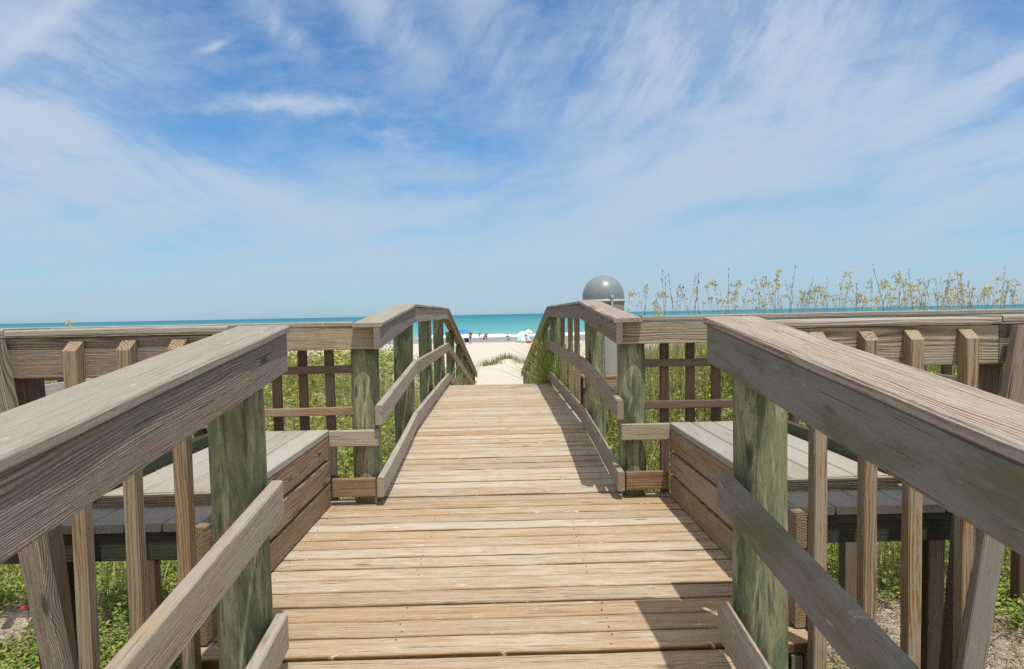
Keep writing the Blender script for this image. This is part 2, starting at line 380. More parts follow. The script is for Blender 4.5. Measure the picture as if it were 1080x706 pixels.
CT = 1.174      # cap top above the platform
for s in (-1, 1):
    side = 'left' if s < 0 else 'right'
    rr = empty('ramp_railing', (s * .82, .4, 0))
    tag(rr, 'sloping wooden handrail in the %s foreground with %s' % (side, 'a pale grey cap board' if s < 0 else 'a reddish grained cap board'), 'railing', 'handrails of the near ramp')
    rail_run(rr, s, -1.6, 2.398, CT - .120 * 3.998, CT, M['cap'] if s < 0 else M['cap_red'], M['fascia'] if s < 0 else M['fascia_green'],
             M['rail'] if s < 0 else M['fascia_green'], M['rail'], trim=.095)
    pile(rr, s * (.872 if s < 0 else .887), 2.30, CT - .045, r=.089)
    pile(rr, s * .878, -.1, CT - .35)

    # ---- railing across the near side of the platform
    tr = empty('platform_railing', (s * 1.8, 2.5, 0))
    tag(tr, 'short wooden railing with slant topped pickets and a leaning end brace on the %s side' % side, 'railing', 'near picket railings of the platform')
    zc = CT - (.0 if s < 0 else .018)
    plank('cap', M['cap'] if s < 0 else M['cap_red'], tr, (s * .915, 2.451, zc - .012), (s * (1.66 if s < 0 else 1.74), 2.451, zc - .012), Y, .25, Z, .024, ch=.005)
    plank('cap', M['cap'], tr, (s * (1.663 if s < 0 else 1.743), 2.449, zc - .008), (s * 2.7, 2.449, zc - .008), Y, .25, Z, .024, ch=.005)
    plank('fascia', M['fascia'] if s < 0 else M['fascia_pale'], tr, (s * .985, 2.36, zc - .026 - .070), (s * 1.74, 2.36, zc - .026 - .070), Z, .140, Y, .04, ch=.004)
    plank('fascia', M['fascia'], tr, (s * 1.745, 2.362, zc - .026 - .070), (s * 2.7, 2.362, zc - .026 - .070), Z, .140, Y, .04, ch=.004)
    xs = [-1.426, -1.251, -1.080, -.925] if s < 0 else [1.094, 1.267, 1.427, 1.616]
    for xx in xs:
        m = MB(); w, d = .047, .047
        y1 = 2.337; y0 = y1 - d; zt, zf, zb = zc - .038, zc - .072, -.42
        lean = .035 * s * (1 if s < 0 else .2)
        xo = random.uniform(-.002, .002)
        off = (random.uniform(0, 30), random.choice((-.06, .05)), random.uniform(.01, .08))
        nz = 8; c = .004
        V, G, F = [], [], []
        for i in range(nz + 1):
            k = i / nz
            for (px, py) in ((-w/2 + c, y0), (w/2 - c, y0), (w/2, y0 + c), (w/2, y1), (-w/2, y1), (-w/2, y0 + c)):
                top = zf + (zt - zf) * (py - y0) / d
                z = zb + (top - zb) * k
                V.append((xx + xo + px - lean * (zc - z) * -1 * (1 if s < 0 else 1) * .0 + random.gauss(0, .0006), py, z)); G.append((z + off[0], px + off[1], py - y0 + off[2]))
        for i in range(nz):
            for j in range(6):
                F.append((i*6 + j, i*6 + (j+1) % 6, (i+1)*6 + (j+1) % 6, (i+1)*6 + j))
        F.append((5, 4, 3, 2, 1, 0)); F.append(tuple(nz * 6 + j for j in range(6)))
        m.add(V, F, G, random.random())
        pk = m.build('picket', M['picket'] if s > 0 else M['picket_grey'], tr)
        nm = MB()
        for zz in (zf - .03, zf - .085):
            cxn = xx + random.uniform(-.006, .006); rn = random.uniform(.0035, .005)
            V = [(cxn + rn * math.cos(a * math.pi / 4), y0 - .0012, zz + rn * math.sin(a * math.pi / 4)) for a in range(8)]
            V2 = [(v[0], y0 + .006, v[2]) for v in V]
            nm.add(V + V2, [tuple(range(8))] + [(a, a + 8, (a + 1) % 8 + 8, (a + 1) % 8) for a in range(8)], [(0, 0, 0)] * 16, .5)
        nm.build('nail', M['nail'], pk, origin=None)
    # leaning end brace and the post behind it
    if s < 0:
        plank('brace', M['fascia'], tr, (-1.690, 2.30, zc - .029), (-1.42, 2.25, -.42), X, .073, Y, .055, ch=.005)
        plank('corner_post', M['picket_dark'], tr, (-1.68, 2.43, zc - .05), (-1.50, 2.43, -1.6), X, .085, Y, .085)
    else:
        plank('brace', M['fascia'], tr, (1.805, 2.30, zc - .029), (1.545, 2.25, -.42), X, .08, Y, .04, ch=.005)
        plank('corner_post', M['picket_dark'], tr, (1.76, 2.43, zc - .05), (1.56, 2.43, -1.6), X, .075, Y, .085)
    plank('corner_post', M['picket_dark'], tr, (s * 2.62, 2.43, zc - .05), (s * 2.62, 2.43, -1.6), X, .09, Y, .09)

    # ---- lattice railing across the far side of the platform
    lr = empty('lattice_railing', (s * 2.0, 4.42, 0))
    tag(lr, 'wooden lattice railing with dark pickets along the far %s edge of the platform' % side, 'railing', 'lattice railings of the platform')
    zb_ = E - .028
    plank('cap', M['cap'], lr, (s * .913, 4.40, zb_ - .015), (s * 3.6, 4.40, zb_ - .015), Y, .18, Z, .03, ch=.005)
    plank('fascia', M['fascia_pale'], lr, (s * .785, 4.335, zb_ - .032 - .072), (s * 3.6, 4.335, zb_ - .032 - .072), Z, .145, Y, .04, ch=.004)
    xs = [.0] 
    x0 = 1.105 if s < 0 else 1.085
    k = 0
    while x0 + .171 * k < 3.55:
        xx = s * (x0 + .171 * k); k += 1
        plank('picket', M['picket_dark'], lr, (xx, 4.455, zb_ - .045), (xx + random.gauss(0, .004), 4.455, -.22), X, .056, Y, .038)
    ga = (.335, .605) if s < 0 else (.335, .608)
    for i, h in enumerate(ga):
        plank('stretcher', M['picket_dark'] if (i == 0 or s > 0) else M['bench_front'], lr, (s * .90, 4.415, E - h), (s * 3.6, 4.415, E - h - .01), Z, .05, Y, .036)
    for xx in (2.35, 3.55):
        plank('corner_post', M['picket_dark'], lr, (s * xx, 4.52, zb_ - .05), (s * xx, 4.52, -1.6), X, .09, Y, .09)

    # ---- railing of the far ramp, crest and descent
    wr = empty('walkway_railing', (s * .82, 4.4, 0))
    tag(wr, 'angled wooden railing on green piles, running over the crest to the beach on the %s' % side, 'railing', 'railings of the far walkway')
    rail_run(wr, s, 4.27, 6.15, CT - .016, CT + .131, M['cap'] if s < 0 else M['cap_red'], M['fascia'], M['rail'], M['rail'])
    rail_run(wr, s, 6.152, 10.2, CT + .131, CT + .131, M['cap'], M['fascia_pale'] if s < 0 else M['fascia'], M['rail'], M['rail'])
    rail_run(wr, s, 10.202, 22.9, CT + .131, CT + .131 - 2.05, M['cap'], M['bench_front'], M['rail'], M['rail'])
    plank('cross_board', M['fascia_pale'], wr, (s * .775, 4.32, .43), (s * 1.082, 4.32, .43), Z, .10, Y, .04)
    plank('cross_board', M['bench_front'], wr, (s * .80, 4.32, .115), (s * 1.072, 4.32, .115), Z, .115, Y, .04)
    for yy in ((4.45, 6.2, 8.25, 10.1) if s < 0 else (4.45, 6.15, 10.35)):
        pile(wr, s * .876, yy, deck_z(yy) + 1.13 - (.0 if yy < 4.5 else 0), r=PILE_R * (1 if yy < 7 else .88))
    for yy in (12.5, 14.7, 16.9, 19.1, 21.2, 22.8):
        pile(wr, s * .876, yy, deck_z(yy) + 1.12, zbot=-3, r=PILE_R * .85)
    if s > 0:
        for yy, xx in ((7.25, .835), (7.95, .84), (8.85, .835)):
            plank('square_post', M['picket'], wr, (xx, yy, 1.27), (xx, yy, -1.3), X, .055, Y, .055)

# ------------------------------------------------------------------ benches
for s in (-1, 1):
    side = 'left' if s < 0 else 'right'
    b = empty('bench', (s * 1.35, 3.5, 0))
    tag(b, 'long built-in bench with grey slat seat along the %s side of the platform' % side, 'bench', 'benches facing each other on the platform')
    mb = MB()
    x0, n, pw = 1.086, 4, .1345
    for i in range(n):
        xc = s * (x0 + .067 + i * (pw + .006))
        board(mb, (xc, 2.82 + random.uniform(-.008, .008), .467), (xc, 4.315, .467), X, pw, Z, .038, ch=.004)
    mb.build('seat', M['seat'], b)
    plank('end_board', M['fascia_pale'], b, (s * 1.128, 2.795, .4575), (s * 1.65, 2.795, .4575), Z, .056, Y, .036)
    for i, (za, zb) in enumerate(((.312, .445), (.160, .293), (.008, .142))):
        plank('front_board', M['bench_front'], b, (s * 1.106, 2.455 + random.uniform(0, .02), (za + zb) / 2), (s * 1.106, 4.318, (za + zb) / 2), Z, zb - za, X, .04, ch=.005)
    plank('end_post', M['picket'], b, (s * 1.155, 4.25, .44), (s * 1.155, 4.25, -.1), X, .05, Y, .07)
    # lip behind the seat, leaning back-rest, its uprights
    plank('seat_lip', M['mossy_shaded'], b, (s * 1.675, 2.74, .512), (s * 1.675, 4.3, .512), Z, .065, X, .04)
    tilt = Vector((s * .34, 0, .94)).normalized()
    nrm = Vector((.94, 0, -s * .34)).normalized()
    if s < 0:
        c = Vector((-1.70, 0, .565)) + tilt * .105
        plank('backrest', M['seat'], b, (c.x, 2.70, c.z), (c.x, 4.28, c.z), tilt, .19, nrm, .038)
        c = Vector((-1.70, 0, .565)) + tilt * .31
        plank('backrest', M['seat'], b, (c.x, 2.70, c.z), (c.x, 4.28, c.z), tilt, .19, nrm, .038)
    else:
        c = Vector((1.70, 0, .565)) + tilt * .30
        plank('backrest', M['fascia'], b, (c.x, 2.66, c.z), (c.x, 4.28, c.z), tilt, .14, nrm, .038)
    for yy in (2.95, 4.1):
        c0 = Vector((s * 1.742, yy, .40)); c1 = c0 + tilt * .52
        plank('upright', M['picket_dark'], b, c0, c1, Y, .05, nrm, .04)
    # lower step in front of the near end
    mb = MB()
    for i in range(6):
        xc = s * (1.20 + i * .142)
        board(mb, (xc, 2.54, .424), (xc, 2.86, .424), X, .136, Z, .032)
    mb.build('step_boards', M['seat'], b)
    plank('step_joist', M['mossy_shaded'], b, (s * 1.13, 2.565, .352), (s * 1.98, 2.565, .352), Z, .108, Y, .04)  # near-black board colour stands in for shade below the railing
    plank('step_joist', M['mossy_shaded'], b, (s * 1.13, 2.83, .352), (s * 1.98, 2.83, .352), Z, .108, Y, .04)
    for (lx, ly) in ((1.20, 2.60), (1.80, 2.78), (1.22, 3.6), (1.6, 3.6), (1.6, 4.22)):
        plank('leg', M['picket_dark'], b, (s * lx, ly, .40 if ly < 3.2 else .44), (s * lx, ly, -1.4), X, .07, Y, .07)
    plank('seat_joist', M['joist'], b, (s * 1.13, 3.6, .39), (s * 1.65, 3.6, .39), Z, .11, Y, .04)

# ------------------------------------------------------------------ litter bin on its stand
st = empty('wooden_stand', (1.33, 8.6, 0)); tag(st, 'low brown timber stand beside the right walkway railing carrying the domed bin', 'stand')
mb = MB()
for i in range(5): board(mb, (1.02, 8.31 + i * .145, .40), (1.66, 8.31 + i * .145, .40), Y, .138, Z, .04)
mb.build('shelf', M['bench_front'], st)
plank('apron', M['bench_front'], st, (1.02, 8.26, .33), (1.66, 8.26, .33), Z, .09, Y, .035)
for (lx, ly) in ((1.06, 8.31), (1.62, 8.31), (1.06, 8.88), (1.62, 8.88)):
    plank('leg', M['picket_dark'], st, (lx, ly, .375), (lx, ly, -1.3), X, .085, Y, .085)
bn = empty('litter_bin', (1.33, 8.6, .42)); tag(bn, 'grey litter bin with a shiny domed lid rising behind the right railing', 'bin')
M['bin_body'] = flat('bin body', (.36, .365, .36), .5, .4)
M['bin_lid'] = flat('bin lid', (.20, .235, .25), .34, .5, var=.16, scale=9)
M['bin_band'] = flat('bin band', (.46, .47, .47), .35, .5)
mb = MB(); lathe_pts(mb, 1.33, 8.6, [(.42, .205), (.50, .215), (1.24, .225), (1.245, .225)], 40); mb.build('body', M['bin_body'], bn)
mb = MB(); lathe_pts(mb, 1.33, 8.6, [(1.20, .258), (1.30, .262), (1.315, .262)], 48, rnd=.5)
mb.build('rim', flat('bin rim', (.30, .28, .26), .5), bn)
mb = MB(); lathe_pts(mb, 1.33, 8.6, [(1.317, .262), (1.320, .273), (1.352, .273), (1.355, .266)], 48); mb.build('band', M['bin_band'], bn)
mb = MB(); lathe_pts(mb, 1.33, 8.6, [(1.356, .262), (1.395, .262)] + [(1.395 + .265 * math.sin(a), max(.004, .262 * math.cos(a))) for a in [i * math.pi / 2 / 20 for i in range(1, 21)]], 56)
mb.build('lid', M['bin_lid'], bn)
mb = MB(); board(mb, (1.395, 8.322, 1.27), (1.395, 8.322, 1.385), X, .028, Y, .03); board(mb, (1.38, 8.318, 1.385), (1.412, 8.318, 1.385), Z, .03, Y, .04)
mb.build('latch', M['bin_band'], bn)

# ------------------------------------------------------------------ terrain
def sst(a, b, x):
    t = np.clip((x - a) / (b - a), 0, 1); return t * t * (3 - 2 * t)
PH = RNG.uniform(0, 6.28, 24)
def rough2(x, y, f):
    return (np.sin(x * f + PH[0] + 1.3 * np.sin(y * f * .7 + PH[1])) + np.sin(y * f * 1.17 + PH[2] + 1.1 * np.sin(x * f * .83 + PH[3])) + .6 * np.sin((x + y) * f * 1.9 + PH[4]) + .5 * np.sin((x - y) * f * 2.3 + PH[5])) / 3.1
def gz(x, y):
    x = np.asarray(x, float); y = np.asarray(y, float)
    beach = np.interp(y, [20, 44, 70, 94, 125, 150], [-2.03, -2.10, -2.35, -2.70, -2.82, -3.6])
    dune = -.95 + .10 * rough2(x, y, .9) + .25 * rough2(x, y, .23) * sst(5, 14, y)
    mound = 1.0 * sst(1.6, 3.4, x) * sst(5.6, 9.5, y) * (1 - sst(14, 24, y))
    lmound = .80 * sst(1.5, 4, -x) * sst(7, 17, y)
    dune = dune + mound + lmound
    corr = np.interp(y, [-60, 5, 8, 10, 11.5, 14, 18, 23, 30], [-.95, -.95, -.6, -.38, -.48, -1.0, -1.55, -2.04, -2.08])
    k = sst(1.1, 2.3, np.abs(x)); kk = sst(5, 9, y)
    dune = dune * (1 - kk * (1 - k)) + corr * kk * (1 - k)
    edge = 27 + 2.5 * np.sin(x * .35 + PH[6]) + 1.5 * np.sin(x * .9 + PH[7])
    e = sst(0, 9, y - edge + 4)
    z = dune * (1 - e) + beach * e
    z = z + .03 * rough2(x, y, .55) * sst(24, 40, y) * (1 - sst(80, 94, y))
    # grassy mound in the middle of the beach
    z = z + .45 * np.exp(-((x - .55) / 1.15) ** 2 - ((y - 43.9) / 1.0) ** 2)
    return z

def grid_mesh(name, xs, ys, mat):
    XX, YY = np.meshgrid(xs, ys)
    ZZ = gz(XX, YY)
    V = np.stack([XX.ravel(), YY.ravel(), ZZ.ravel()], 1)
    nx, ny = len(xs), len(ys)
    i = np.arange(nx - 1)[None, :] + nx * np.arange(ny - 1)[:, None]
    F = np.stack([i, i + 1, i + 1 + nx, i + nx], -1).reshape(-1, 4)
    me = bpy.data.meshes.new(name)
    me.from_pydata(V.tolist(), [], F.tolist())
    me.polygons.foreach_set('use_smooth', [True] * len(F)); me.materials.append(mat)
    o = bpy.data.objects.new(name, me); COL.objects.link(o)
    return o

def sand_mat():
    m, t, b = new_mat('beach sand')
    g = t.new('ShaderNodeTexCoord').outputs['Object']; x, y, z = t.sep(g)
    n1 = t.noise(g, .7, 5, .6); n2 = t.noise(g, 9, 4, .65); n3 = t.noise(g, 60, 3, .6)
    dry = t.mix(n1, (.50, .46, .39), (.58, .545, .47))
    dry = t.mix(t.math('MULTIPLY', t.smooth(n2, .5, .7), .35), dry, (.44, .38, .28))
    # plant litter between the dune plants
    st_ = t.new('ShaderNodeTexNoise'); st_.inputs['Scale'].default_value = 34; st_.inputs['Detail'].default_value = 4; st_.inputs['Distortion'].default_value = 2.5; t.put(st_.inputs['Vector'], g)
    lit = t.math('MULTIPLY', t.math('SUBTRACT', 1.0, t.smooth(y, 14.0, 26.0)), t.smooth(t.math('ADD', t.math('MULTIPLY', st_.outputs['Fac'], .7), t.math('MULTIPLY', n1, .3)), .40, .56))
    dry = t.mix(t.math('MULTIPLY', lit, .85), dry, (.19, .12, .075))
    wet = t.mix(n1, (.24, .235, .235), (.30, .29, .285))
    wm = t.smooth(t.math('ADD', y, t.math('MULTIPLY', n1, 6)), 96, 101)
    col = t.mix(wm, dry, wet)
    t.put(b.inputs['Base Color'], col)
    t.put(b.inputs['Roughness'], t.math('SUBTRACT', .95, t.math('MULTIPLY', wm, .45)))
    bp = t.new('ShaderNodeBump'); bp.inputs['Strength'].default_value = .8; bp.inputs['Distance'].default_value = .03
    t.put(bp.inputs['Height'], t.math('ADD', n2, t.math('MULTIPLY', n3, .5))); t.put(b.inputs['Normal'], bp.outputs[0])
    return m
M['sand'] = sand_mat()
xs = np.concatenate([[-9000, -3000, -900, -300, -120, -70], np.arange(-45, -12, 1.0), np.arange(-12, 12.01, .16), np.arange(13, 46, 1.0), [70, 120, 300, 900, 3000, 9000]])
ys = np.concatenate([[-9000, -900, -200, -60, -30, -15, -8, -4, -2], np.arange(-1, 30, .2), np.arange(30, 60, .5), np.arange(60, 152, 3.0)])
gr = grid_mesh('ground', xs, ys, M['sand']); tag(gr, 'pale sand of the dune and beach', kind='structure')

# sea
def sea_mat():
    m, t, b = new_mat('sea water')
    g = t.new('ShaderNodeTexCoord').outputs['Object']; x, y, z = t.sep(g)
    d = t.math('LOGARITHM', y, 10.0)
    n = t.noise(t.comb(t.math('MULTIPLY', x, .004), t.math('MULTIPLY', d, 14), 0), 1, 4, .6)
    dd = t.math('ADD', d, t.math('MULTIPLY', t.math('SUBTRACT', n, .5), .22))
    f = t.smooth(dd, 2.05, 3.6)
    col = t.ramp(t.math('MULTIPLY', t.math('SUBTRACT', dd, 2.05), .55), [(.0, (.22, .37, .34)), (.10, (.10, .31, .32)), (.30, (.045, .235, .27)), (.55, (.02, .165, .22)), (1.0, (.012, .12, .18))])
    t.put(b.inputs['Base Color'], col)
    b.inputs['Roughness'].default_value = .45; b.inputs['Specular IOR Level'].default_value = .12
    wv = t.noise(t.comb(t.math('MULTIPLY', x, .12), t.math('MULTIPLY', y, .5), 0), 1, 4, .6)
    bp = t.new('ShaderNodeBump'); bp.inputs['Strength'].default_value = .6; bp.inputs['Distance'].default_value = .25
    t.put(bp.inputs['Height'], wv); t.put(b.inputs['Normal'], bp.outputs[0])
    return m
me = bpy.data.meshes.new('sea')
yl = [112, 118, 125, 135, 150, 175, 210, 260, 350, 500, 800, 1500, 3000, 7000, 15000, 40000]
V = []; F = []
for y in yl: V += [(-max(400, y * 1.6), y, -2.80), (max(400, y * 1.6), y, -2.80)]
for i in range(len(yl) - 1): F.append((2 * i, 2 * i + 1, 2 * i + 3, 2 * i + 2))
me.from_pydata(V, [], F); me.materials.append(sea_mat())
sea = bpy.data.objects.new('sea', me); COL.objects.link(sea); tag(sea, 'turquoise sea stretching to the horizon', kind='structure')
# breaking waves: low rolls of foam
M['foam'] = flat('foam', (.80, .82, .82), .9, .1, var=.06)
fm = MB()
for (yc, hgt, wid, brk) in ((121.5, .10, 2.2, .95), (127.0, .34, 1.5, .8), (133, .22, 1.0, .35)):
    x = -260.0
    while x < 260:
        L = random.uniform(6, 22) if brk > .7 else random.uniform(4, 10)
        if random.random() < brk:
            n = 10; V = []; F = []
            yo = random.uniform(-.8, .8)
            for i in range(n + 1):
                k = i / n; xx = x + L * k
                env = math.sin(math.pi * min(1, max(0, k * .96 + .02))) ** .4
                h = hgt * env * random.uniform(.7, 1.15); w = wid * env * random.uniform(.8, 1.2)
                yy = yc + yo + .5 * math.sin(xx * .13) + .25 * math.sin(xx * .41)
                for (a, zz) in ((-.5, -.02), (-.3, .55), (0, 1.0), (.3, .6), (.55, -.02)):
                    V.append((xx, yy + a * w, -2.80 + zz * h))
            for i in range(n):
                for j in range(4): F.append((i * 5 + j, (i + 1) * 5 + j, (i + 1) * 5 + j + 1, i * 5 + j + 1))
            fm.add(V, F, [(0, 0, 0)] * len(V), .5, 0, True)
        x += L * random.uniform(.85, 1.1)
fo = fm.build('surf', M['foam']); tag(fo, 'white surf breaking along the shore', kind='stuff')

# ------------------------------------------------------------------ plants
def leafmat(name, trans=.35):
    m, t, b = new_mat(name)
    c = t.attr('lcol').outputs['Color']
    t.put(b.inputs['Base Color'], c); b.inputs['Roughness'].default_value = .55; b.inputs['Specular IOR Level'].default_value = .35
    tr = t.new('ShaderNodeBsdfTranslucent'); t.put(tr.inputs['Color'], t.mix(.5, c, (.22, .30, .04)))
    mx = t.new('ShaderNodeMixShader'); mx.inputs[0].default_value = trans
    t.l.new(b.outputs[0], mx.inputs[1]); t.l.new(tr.outputs[0], mx.inputs[2])
    out = [n for n in t.n if n.type == 'OUTPUT_MATERIAL'][0]; t.l.new(mx.outputs[0], out.inputs['Surface'])
    return m
M['leaf'] = leafmat('leaves')

def quad_obj(name, P, C, mat, nv=4, origin=None, parent=None):
    """P: (n, nv, 3) points of n faces, C: (n,3) colours"""
    n = len(P); me = bpy.data.meshes.new(name)
    me.vertices.add(n * nv); me.vertices.foreach_set('co', P.astype(np.float32).ravel())
    me.loops.add(n * nv); me.loops.foreach_set('vertex_index', np.arange(n * nv, dtype=np.int32))
    me.polygons.add(n); me.polygons.foreach_set('loop_start', np.arange(0, n * nv, nv, dtype=np.int32))
    a = me.attributes.new('lcol', 'FLOAT_COLOR', 'FACE')
    a.data.foreach_set('color', np.concatenate([C, np.ones((n, 1))], 1).astype(np.float32).ravel())
    me.materials.append(mat); me.update(calc_edges=True); me.validate()
    o = bpy.data.objects.new(name, me); COL.objects.link(o)
    if parent: o.parent = parent
    return o

def vnorm(a): return a / np.maximum(np.linalg.norm(a, axis=-1, keepdims=True), 1e-9)

def patch(x, y, f, seed):
    r = np.random.default_rng(seed); p = r.uniform(0, 6.28, 8)
    return (np.sin(x * f + p[0] + np.sin(y * f * .6 + p[1])) * np.sin(y * f * 1.1 + p[2] + np.sin(x * f * .7 + p[3])) + .6 * np.sin(x * f * 2.3 + p[4]) * np.sin(y * f * 2.1 + p[5]) + .4 * np.sin(x * f * 4.7 + p[6]) * np.sin(y * f * 5.1 + p[7]))

GREENS = np.array([(.18, .28, .045), (.25, .345, .055), (.135, .22, .04), (.35, .38, .07), (.42, .385, .12), (.28, .31, .10)])
def sprigs(n, xr, yr, hgt, leaf, nl, bare, seed, colw=None, avoid=True, holes=()):
    """leafy upright sprigs: each a bundle of leaves climbing a short stem"""
    r = np.random.default_rng(seed)
    x = r.uniform(*xr, n); y = r.uniform(*yr, n)
    keep = patch(x, y, 1.5, seed) + .5 * patch(x, y, 4.5, seed + 1) > bare + r.normal(0, .35, n)
    if avoid:
        keep &= ~((np.abs(x) < 1.0)) & ~((np.abs(x) < 1.35) & (y < 4.6) & (y > 2.2))
    for (hx, hy, hr) in holes: keep &= np.hypot(x - hx, y - hy) > hr * r.uniform(.75, 1.25, n)
    x, y = x[keep], y[keep]; n = len(x); z = gz(x, y)
    h = hgt * r.uniform(.45, 1.25, n) * (1 + .35 * patch(x, y, .8, seed + 5))
    h = np.maximum(h, .05)
    lean = r.normal(0, .28, (n, 2))
    base = r.choice(len(GREENS), n, p=colw)
    k = np.tile(np.linspace(.12, 1, nl), (n, 1)) + r.uniform(-.06, .06, (n, nl))
    hh = h[:, None] * k
    px = x[:, None] + lean[:, :1] * hh * k + r.normal(0, leaf * .35, (n, nl)); py = y[:, None] + lean[:, 1:] * hh * k + r.normal(0, leaf * .35, (n, nl)); pz = z[:, None] + hh - .01
    th = r.uniform(0, 6.28, (n, nl)); up = r.uniform(-.1, .9, (n, nl))
    d = vnorm(np.stack([np.cos(th), np.sin(th), up], -1))
    sd = vnorm(np.cross(d, r.normal(0, .35, (n, nl, 3)) + np.array([0, 0, 1.])))
    ln = leaf * r.uniform(.6, 1.35, (n, nl))[..., None]; wd = ln * r.uniform(.22, .36, (n, nl))[..., None]
    p = np.stack([px, py, pz], -1)
    nrm = np.cross(sd, d)
    P = np.stack([p, p + d * ln * .5 + sd * wd + nrm * ln * .06, p + d * ln - nrm * ln * .12, p + d * ln * .5 - sd * wd + nrm * ln * .06], 2).reshape(-1, 4, 3)
    c = GREENS[base][:, None, :] * r.uniform(.7, 1.35, (n, nl, 1)) * np.array([1, 1, 1.])
    dead = r.random((n, nl)) < .13
    c[dead] = np.array((.40, .31, .16))
    return P, c.reshape(-1, 3)

def blades(n, xr, yr, hgt, wid, seed, cols, bare=-9, pts=None, spread=.35, zfun=gz, avoid=True):
    r = np.random.default_rng(seed)
    if pts is None:
        x = r.uniform(*xr, n); y = r.uniform(*yr, n)
        keep = patch(x, y, 1.1, seed) + .6 * patch(x, y, 3.1, seed + 1) > bare + r.normal(0, .3, n)
        if avoid: keep &= (np.abs(x) > 1.0) & ~((np.abs(x) < 1.9) & (y < 4.6))
        x, y = x[keep], y[keep]
    else: x, y = pts
    n = len(x); z = zfun(x, y)
    h = hgt * r.uniform(.4, 1.25, n); th = r.uniform(0, 6.28, n); b = np.abs(r.normal(0, spread, n)) + .05
    d = np.stack([np.cos(th), np.sin(th)], 1)
    w = np.stack([-np.sin(th), np.cos(th), np.zeros(n)], 1) * (wid * r.uniform(.6, 1.3, n))[:, None]
    pos = []
    for k in (0, .4, .75, 1.0):
        c = np.stack([x + d[:, 0] * h * b * k * k, y + d[:, 1] * h * b * k * k, z + h * k * (1 - .35 * b * k) - .01], 1)
        pos.append((c - w * (1 - .9 * k ** 2), c + w * (1 - .9 * k ** 2)))
    P = np.concatenate([np.stack([pos[i][0], pos[i][1], pos[i + 1][1], pos[i + 1][0]], 1) for i in range(3)], 0)
    cc = np.array(cols)[r.choice(len(cols), n)] * r.uniform(.7, 1.3, (n, 1))
    return P, np.concatenate([cc, cc, cc], 0)

STRAW = [(.42, .35, .16), (.36, .33, .12), (.50, .42, .24)]
GRASS = [(.19, .25, .06), (.28, .32, .08), (.37, .36, .11), (.44, .39, .17)]
parts = []
cw_n = [.3, .27, .2, .13, .05, .05]; cw_m = [.18, .26, .1, .22, .16, .08]
holes_r = [(2.55, 3.9, .75), (2.35, 3.2, .5)]; holes_l = [(-3.3, 4.8, .38)]
parts.append(sprigs(15000, (-5.6, -.95), (1.2, 7.0), .16, .037, 9, -1.1, 11, cw_n, holes=holes_l))
parts.append(sprigs(15000, (.95, 5.6), (1.2, 7.0), .16, .037, 9, -1.0, 12, cw_n, holes=holes_r))
parts.append(sprigs(9500, (-9.5, -.95), (7, 16), .32, .07, 9, -.95, 13, cw_m))
parts.append(sprigs(9500, (.95, 10), (7, 16), .36, .07, 9, -1.0, 14, cw_m))
parts.append(sprigs(8000, (-22, -1.2), (16, 33), .50, .13, 8, -.5, 15, cw_m))
parts.append(sprigs(2600, (-34, -2.5), (26, 46), .30, .13, 8, .35, 17, cw_m))
parts.append(sprigs(5500, (1.2, 22), (16, 31), .36, .13, 8, -.2, 16, cw_m))
P = np.concatenate([p[0] for p in parts]); C = np.concatenate([p[1] for p in parts])
o = quad_obj('ground_cover', P, C, M['leaf']); tag(o, 'bright green leafy ground cover spreading over the dune sand', 'ground cover', kind='stuff')
parts = []
parts.append(blades(22000, (-9.5, -1.0), (4.8, 17), .62, .0045, 21, GRASS + STRAW, -.3))
parts.append(blades(34000, (1.0, 10), (4.8, 17), .78, .0045, 22, GRASS + STRAW, -.6))
parts.append(blades(7000, (-26, -1.2), (16, 44), .6, .009, 23, GRASS + STRAW, -.4))
parts.append(blades(3500, (1.2, 22), (16, 34), .45, .008, 24, GRASS + STRAW, .0))
P = np.concatenate([p[0] for p in parts]); C = np.concatenate([p[1] for p in parts])
o = quad_obj('dune_grass', P, C, M['leaf']); tag(o, 'yellowing dune grass growing between the leafy plants', 'grass', kind='stuff')
# dry litter: little sticks on the bare patches
r = np.random.default_rng(5)
n = 5200; x = np.concatenate([r.normal(2.5, .75, n // 2), r.uniform(-4.5, -1.2, n // 4), r.uniform(1.2, 4.5, n - n // 2 - n // 4)]); y = np.concatenate([r.normal(3.8, .8, n // 2), r.uniform(1.5, 6, n // 4), r.uniform(1.5, 6, n - n // 2 - n // 4)])
th = r.uniform(0, 3.14, n); ln = r.uniform(.02, .09, n); d = np.stack([np.cos(th), np.sin(th), r.normal(0, .15, n)], 1) * ln[:, None]; w = np.stack([-np.sin(th), np.cos(th), np.zeros(n)], 1) * .003
c = np.stack([x, y, gz(x, y) + .012 + r.uniform(0, .02, n)], 1)
P = np.stack([c - d - w, c + d - w, c + d + w, c - d + w], 1)
C = np.array([(.30, .19, .12), (.20, .12, .08), (.42, .32, .22), (.5, .42, .33)])[r.choice(4, n)]
o = quad_obj('plant_litter', P, C, M['leaf']); tag(o, 'brown dry stalks littering the bare sand', 'plant litter', kind='stuff')

